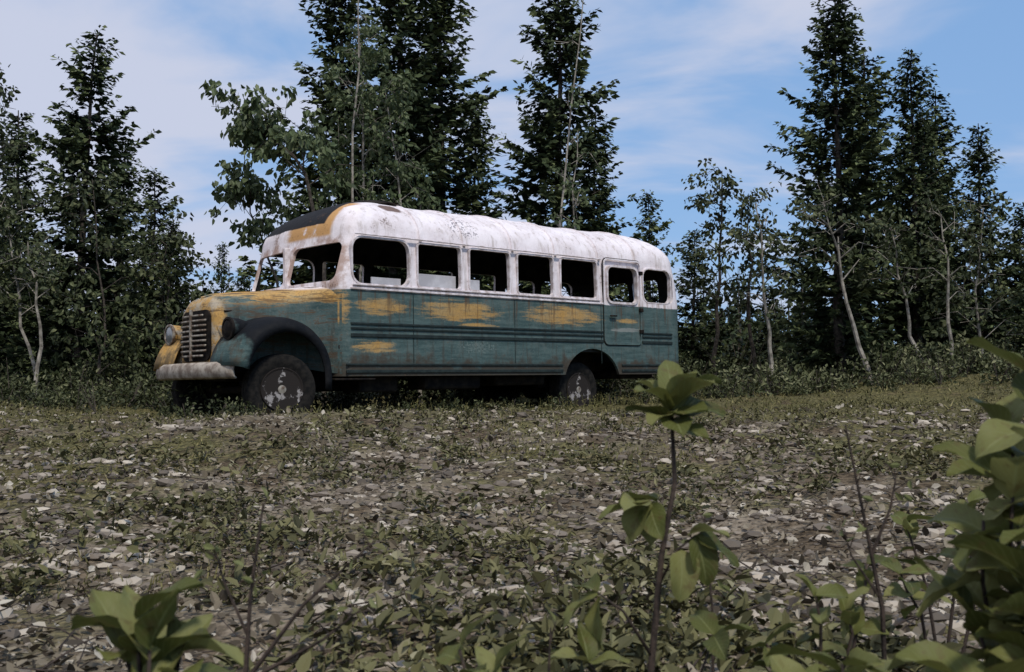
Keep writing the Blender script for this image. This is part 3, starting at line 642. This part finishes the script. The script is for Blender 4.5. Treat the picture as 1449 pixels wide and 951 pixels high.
wheel('rear_wheel_near',4.42,.32,.26,-1);wheel('rear_wheel_far',4.42,1.98,.26,1)
box('frame_rail_near',-1.25,6.4,.62,.70,.55,.70,M_dark);box('frame_rail_far',-1.25,6.4,1.60,1.68,.55,.70,M_dark)
lathe('rear_axle',[(.06,.3),(.06,.95),(.16,1.05),(.16,1.25),(.06,1.35),(.06,2.0)],(4.42,0,.28),'y',M_dark)
lathe('front_axle',[(.05,.3),(.05,2.0)],(-.74,0,.34),'y',M_dark)
box('fuel_tank',1.4,2.4,.15,.55,.30,.52,M_dark,.05);box('tool_box',5.4,6.2,.2,1.9,.42,.55,M_dark,.03);box('battery_box',.4,1.0,.2,.6,.28,.52,M_dark,.03);box('transmission',.0,1.6,.95,1.35,.3,.8,M_dark,.08);box('spare_crossmember',2.8,3.8,.3,2.0,.34,.5,M_dark,.04)
box('engine_block',-1.1,-.1,.85,1.45,.45,1.2,M_dark,.03);box('running_board',-.1,.5,.0,.25,.44,.465,M_dark)
box('wheelhouse_near',3.9,5.14,.55,.6,.3,.95,M_dark,0)
box('floor',.0,6.65,.06,2.24,.84,.88,M_in,0)
for k in range(5):
    for yy in (.12,1.28):
        x=1.2+.92*k
        if (k+int(yy))%3==1: continue
        box('seat_cushion',x,x+.42,yy,yy+.88,1.15,1.27,M_dark,.04);box('seat_back',x+.40,x+.48,yy,yy+.88,1.2,1.66,M_dark,.04)
box('stove',2.3,2.8,1.6,2.1,.88,1.5,M_dark,.03)
box('glass_remnant_1',.52,.98,.10,.125,1.60,1.77,M_panel,.004);box('glass_remnant_2',1.20,1.91,.10,.125,1.60,1.86,M_panel,.004)
box('glass_remnant_3',2.09,2.34,.10,.125,1.60,1.83,M_panel,.004)
box('dashboard',.06,.35,.2,2.1,1.45,1.66,M_dark,.04)
mb=MB();a=np.linspace(0,2*math.pi,25);mb.tube(np.stack([.52+.06*np.sin(a),.62+.22*np.cos(a),1.72+.2*np.sin(a)],1),.012,0,6);addobj('steering_wheel',mb.data('steering_wheel',[M_dark]),parent=bus)
box('windshield_divider',-.11,-.03,HW-.03,HW+.03,1.69,2.22,M_wpaint,.01)
bus.location=(BX,BY,.37);bus.rotation_euler=(0,-math.radians(1.1),BA);bus.scale=(1,1.08,1)
# ------------------------------------------------------------ foreground plants
def leaf(mb,base,az,el,L,W,rnd_shade,curl=.5,roll=0,fold=.35):
    nu,nv=9,5;d=np.array([math.cos(az)*math.cos(el),math.sin(az)*math.cos(el),math.sin(el)])
    s=nrm(np.cross(d,[0,0,1.]));n=np.cross(s,d);s,n=s*math.cos(roll)+n*math.sin(roll),n*math.cos(roll)-s*math.sin(roll)
    V=[];lu=[];lv=[]
    p=np.array(base,float);cur=0
    for i in range(nu):
        u=i/(nu-1);w=W*.5*(math.sin(math.pi*u**.8)**.75 if 0<u<1 else 0)+.0006
        cur=curl*u;T=d*math.cos(cur)-n*math.sin(cur);Nn=n*math.cos(cur)+d*math.sin(cur)
        if i: p=p+T*L/(nu-1)
        for j in range(nv):
            v=-1+2*j/(nv-1);V.append(p+s*w*v+Nn*(fold*w*abs(v)+.09*W*math.sin(u*9+v*2+rnd_shade*9)*abs(v)));lu.append(u);lv.append(v)
    F=[(i*nv+j,i*nv+j+1,(i+1)*nv+j+1,(i+1)*nv+j) for i in range(nu-1) for j in range(nv-1)]
    mb.mesh(V,F,1,rnd_shade,lu,lv)
def plant(name,stems,leaves,seed=1):
    rs=R_(seed);mb=MB()
    for P,r in stems:
        P=np.array(P,float);mb.tube(P,np.linspace(r,r*.45,len(P)),0,6)
    for (b,az,el,L,W) in leaves:
        b=np.array(b,float);az=math.radians(az);el=math.radians(el)
        leaf(mb,b,az,el,L,W,rs.uniform(.1,1),rs.uniform(.2,1.1),rs.uniform(-.6,.6),rs.uniform(.2,.6))
    return addobj(name,mb.data(name,[M_twig,M_fg],True))
plant('willow_sapling',[([(.19,1.35,-.02),(.188,1.36,.25),(.205,1.37,.40),(.226,1.38,.50),(.222,1.38,.60)],.006),
  ([(.188,1.36,.27),(.15,1.35,.33),(.115,1.35,.355)],.0028),([(.200,1.37,.36),(.225,1.36,.41),(.25,1.36,.43)],.0026),([(.19,1.35,.1),(.16,1.33,.2),(.10,1.32,.27)],.003),([(.216,1.375,.45),(.19,1.37,.475)],.002),([(.19,1.35,.15),(.24,1.34,.22),(.27,1.34,.30)],.003)],
  [((.222,1.38,.595),120,60,.085,.048),((.222,1.38,.60),60,35,.09,.048),((.222,1.38,.595),10,15,.088,.05),((.224,1.38,.60),-40,45,.08,.048),((.222,1.38,.58),170,40,.068,.042),((.224,1.38,.585),-90,10,.07,.045),((.224,1.38,.60),80,80,.095,.04),((.222,1.38,.60),20,60,.085,.048),((.222,1.38,.59),-130,20,.06,.042),((.222,1.38,.60),-60,70,.075,.045),((.222,1.38,.575),-20,0,.06,.04),((.222,1.38,.60),-150,55,.07,.042),((.222,1.38,.59),-60,25,.07,.044),
   ((.19,1.37,.475),175,-10,.075,.044),((.19,1.37,.475),215,-35,.065,.04),((.20,1.37,.475),140,15,.065,.038),((.19,1.37,.47),-90,-30,.06,.038),((.18,1.37,.47),-120,10,.06,.038),((.20,1.37,.47),-150,-60,.06,.038),
   ((.25,1.36,.43),0,-25,.075,.042),((.25,1.36,.43),-60,-60,.07,.04),((.235,1.36,.42),40,0,.065,.038),((.24,1.36,.43),-20,30,.06,.034),((.23,1.36,.41),-90,-50,.07,.042),
   ((.115,1.35,.355),180,-30,.07,.04),((.115,1.35,.355),120,20,.06,.034),((.12,1.35,.35),230,-60,.07,.038),((.10,1.32,.27),190,30,.065,.036),((.10,1.32,.27),100,60,.06,.034),((.10,1.32,.27),-30,20,.06,.034),
   ((.27,1.34,.30),10,30,.06,.034),((.27,1.34,.30),120,40,.06,.034),((.27,1.34,.30),-90,-10,.06,.034)],3)
def bush(name,root,tips,nl,L,seed,r=.004,wr=.52):
    rs=R_(seed);st=[];lv=[]
    for tp in tips:
        tp=np.array(tp,float);rt=np.array(root,float)+rs.normal(size=3)*[.02,.02,0];P=[rt+(tp-rt)*t+np.array([0,0,.03])*math.sin(3.14*t)+rs.normal(size=3)*.006*(t>0)*(t<1) for t in (0,.3,.6,.85,1)]
        st.append((P,r))
        for k in range(nl):
            f=1-.38*(k/nl)**1.2;q=np.array([np.interp(f,(0,.3,.6,.85,1),[p[i] for p in P]) for i in range(3)])
            lv.append((q,k*137.5+rs.uniform(-25,25),rs.uniform(5,75) if k<4 else rs.uniform(-30,40),L*rs.uniform(.7,1.15),L*wr*rs.uniform(.8,1.15)))
    return plant(name,st,lv,seed)
bush('leafy_shrub',(.57,1.10,-.02),[(.60,1.15,.66),(.555,1.10,.53),(.53,1.12,.48),(.55,1.05,.44),(.50,1.08,.38),(.53,1.02,.34),(.60,1.2,.58),(.49,1.05,.29),(.57,1.0,.52),(.52,1.0,.44),(.47,1.0,.33),(.55,.98,.38)],9,.088,21,.004,.6)
bush('leafy_shrub',(-.36,1.0,-.02),[(-.375,1.0,.395),(-.33,1.0,.365),(-.35,.97,.375),(-.40,1.03,.37),(-.36,1.0,.34)],7,.088,22,.004,.46)
bush('leafy_shrub',(.35,1.08,-.02),[(.345,1.05,.34),(.40,1.1,.31),(.32,1.12,.29),(.37,1.05,.30)],7,.08,23,.004,.58)
bush('leafy_shrub',(-.06,1.2,-.02),[(-.06,1.15,.33),(-.02,1.2,.29),(-.1,1.2,.26)],5,.055,24)
bush('leafy_shrub',(.46,1.5,-.02),[(.50,1.5,.30),(.44,1.45,.33),(.55,1.55,.36),(.38,1.5,.25)],6,.055,25)
bush('leafy_shrub',(.8,1.9,.0),[(.75,1.9,.38),(.85,1.85,.42),(.95,1.9,.40),(.7,1.8,.3)],7,.065,27)
def twig(name,specs):
    mb=MB();r=R_(4)
    for P,rr in specs:
        P=np.array(P,float);mb.tube(P,np.linspace(rr,rr*.3,len(P)),0,5)
        for k in range(6):
            q=P[-1]+(P[-2]-P[-1])*r.rand();d=rdir(r,1)[0];d[2]=abs(d[2]);mb.tube([q,q+d*.03],[.0012,.0005],0,3)
            B=np.array([q+d*.03]);mb.quads(leaves6(B,rdir(r,1),rdir(r,1),np.array([.018]),np.array([.009])),1,np.array([.3,.3]))
    addobj(name,mb.data(name,[M_twig,M_fg]))
twig('bare_twig',[([(-.35,1.3,0),(-.345,1.3,.25),(-.34,1.3,.36),(-.325,1.3,.48)],.005),([(-.345,1.3,.25),(-.27,1.3,.35),(-.18,1.31,.43)],.0036),([(-.345,1.3,.25),(-.24,1.28,.31),(-.19,1.28,.35)],.003),([(-.343,1.3,.31),(-.375,1.3,.38),(-.39,1.3,.43)],.0024)])
twig('bare_twig',[([(.56,1.5,0),(.555,1.5,.3),(.53,1.5,.44),(.505,1.5,.575)],.005),([(.54,1.5,.38),(.57,1.5,.45),(.58,1.5,.50)],.003),([(.55,1.5,.32),(.51,1.5,.38),(.50,1.5,.42)],.0024)])
twig('bare_twig',[([(.04,1.3,0),(.045,1.3,.2),(.05,1.3,.32)],.004),([(.3,1.5,0),(.3,1.5,.3),(.29,1.5,.44)],.0032)])
# ------------------------------------------------------------ world, sun, camera
Sv=Vector((.25,-.66,1.0)).normalized()
w=bpy.data.worlds.new('World');sc.world=w;w.use_nodes=True;nt=w.node_tree;bg=nt.nodes['Background'];bg.inputs[1].default_value=.15
sky=nt.nodes.new('ShaderNodeTexSky');sky.sky_type='NISHITA';sky.sun_disc=False;sky.sun_elevation=math.asin(Sv.z);sky.sun_rotation=math.atan2(Sv.x,Sv.y);sky.air_density=1.0;sky.dust_density=1.0;sky.ozone_density=1.5
tc=nt.nodes.new('ShaderNodeTexCoord');sp=nt.nodes.new('ShaderNodeSeparateXYZ');nt.links.new(tc.outputs['Generated'],sp.inputs[0])
def wm(op,a,b):
    q=nt.nodes.new('ShaderNodeMath');q.operation=op
    for i,v in enumerate((a,b)):
        if isinstance(v,bpy.types.NodeSocket): nt.links.new(v,q.inputs[i])
        else: q.inputs[i].default_value=v
    return q.outputs[0]
def wmix(f,a,b):
    q=nt.nodes.new('ShaderNodeMix');q.data_type='RGBA'
    for s,v in ((0,f),(6,a),(7,b)):
        if isinstance(v,bpy.types.NodeSocket): nt.links.new(v,q.inputs[s])
        else: q.inputs[s].default_value=v
    return q.outputs[2]
zz=wm('ADD',wm('MAXIMUM',sp.outputs[2],0.0),.22)
cb=nt.nodes.new('ShaderNodeCombineXYZ');nt.links.new(wm('DIVIDE',sp.outputs[0],zz),cb.inputs[0]);nt.links.new(wm('DIVIDE',sp.outputs[1],zz),cb.inputs[1])
mp=nt.nodes.new('ShaderNodeMapping');nt.links.new(cb.outputs[0],mp.inputs[0]);mp.inputs['Scale'].default_value=(.7,1.3,1);mp.inputs['Rotation'].default_value=(0,0,.25);mp.inputs['Location'].default_value=(3.1,1.7,0)
no=nt.nodes.new('ShaderNodeTexNoise');nt.links.new(mp.outputs[0],no.inputs['Vector']);no.inputs['Scale'].default_value=1.9;no.inputs['Detail'].default_value=6;no.inputs['Roughness'].default_value=.52;no.inputs['Distortion'].default_value=.5
f=wm('SUBTRACT',no.outputs['Fac'],wm('MULTIPLY',sp.outputs[0],.26))
mr=nt.nodes.new('ShaderNodeMapRange');mr.interpolation_type='SMOOTHSTEP';nt.links.new(f,mr.inputs[0]);mr.inputs[1].default_value=.36;mr.inputs[2].default_value=.62;mr.inputs[4].default_value=.92
haze=wmix(.75,sky.outputs[0],(1.6,2.9,5.1,1))
nt.links.new(wmix(mr.outputs[0],haze,(4.0,4.25,5.2,1)),bg.inputs[0])
sd=bpy.data.lights.new('sun','SUN');sd.energy=2.9;sd.angle=math.radians(7);sd.color=(1,.94,.85);so_=bpy.data.objects.new('sun',sd);sc.collection.objects.link(so_);so_.rotation_euler=Sv.to_track_quat('Z','Y').to_euler()
cd=bpy.data.cameras.new('camera');cam=bpy.data.objects.new('camera',cd);sc.collection.objects.link(cam);sc.camera=cam
cam.location=(0,0,.62);cam.rotation_euler=(math.radians(90+3.46),0,0);cd.lens=34.7;cd.sensor_width=36;cd.clip_start=.02;cd.clip_end=2000
cd.dof.use_dof=True;cd.dof.focus_distance=12;cd.dof.aperture_fstop=11
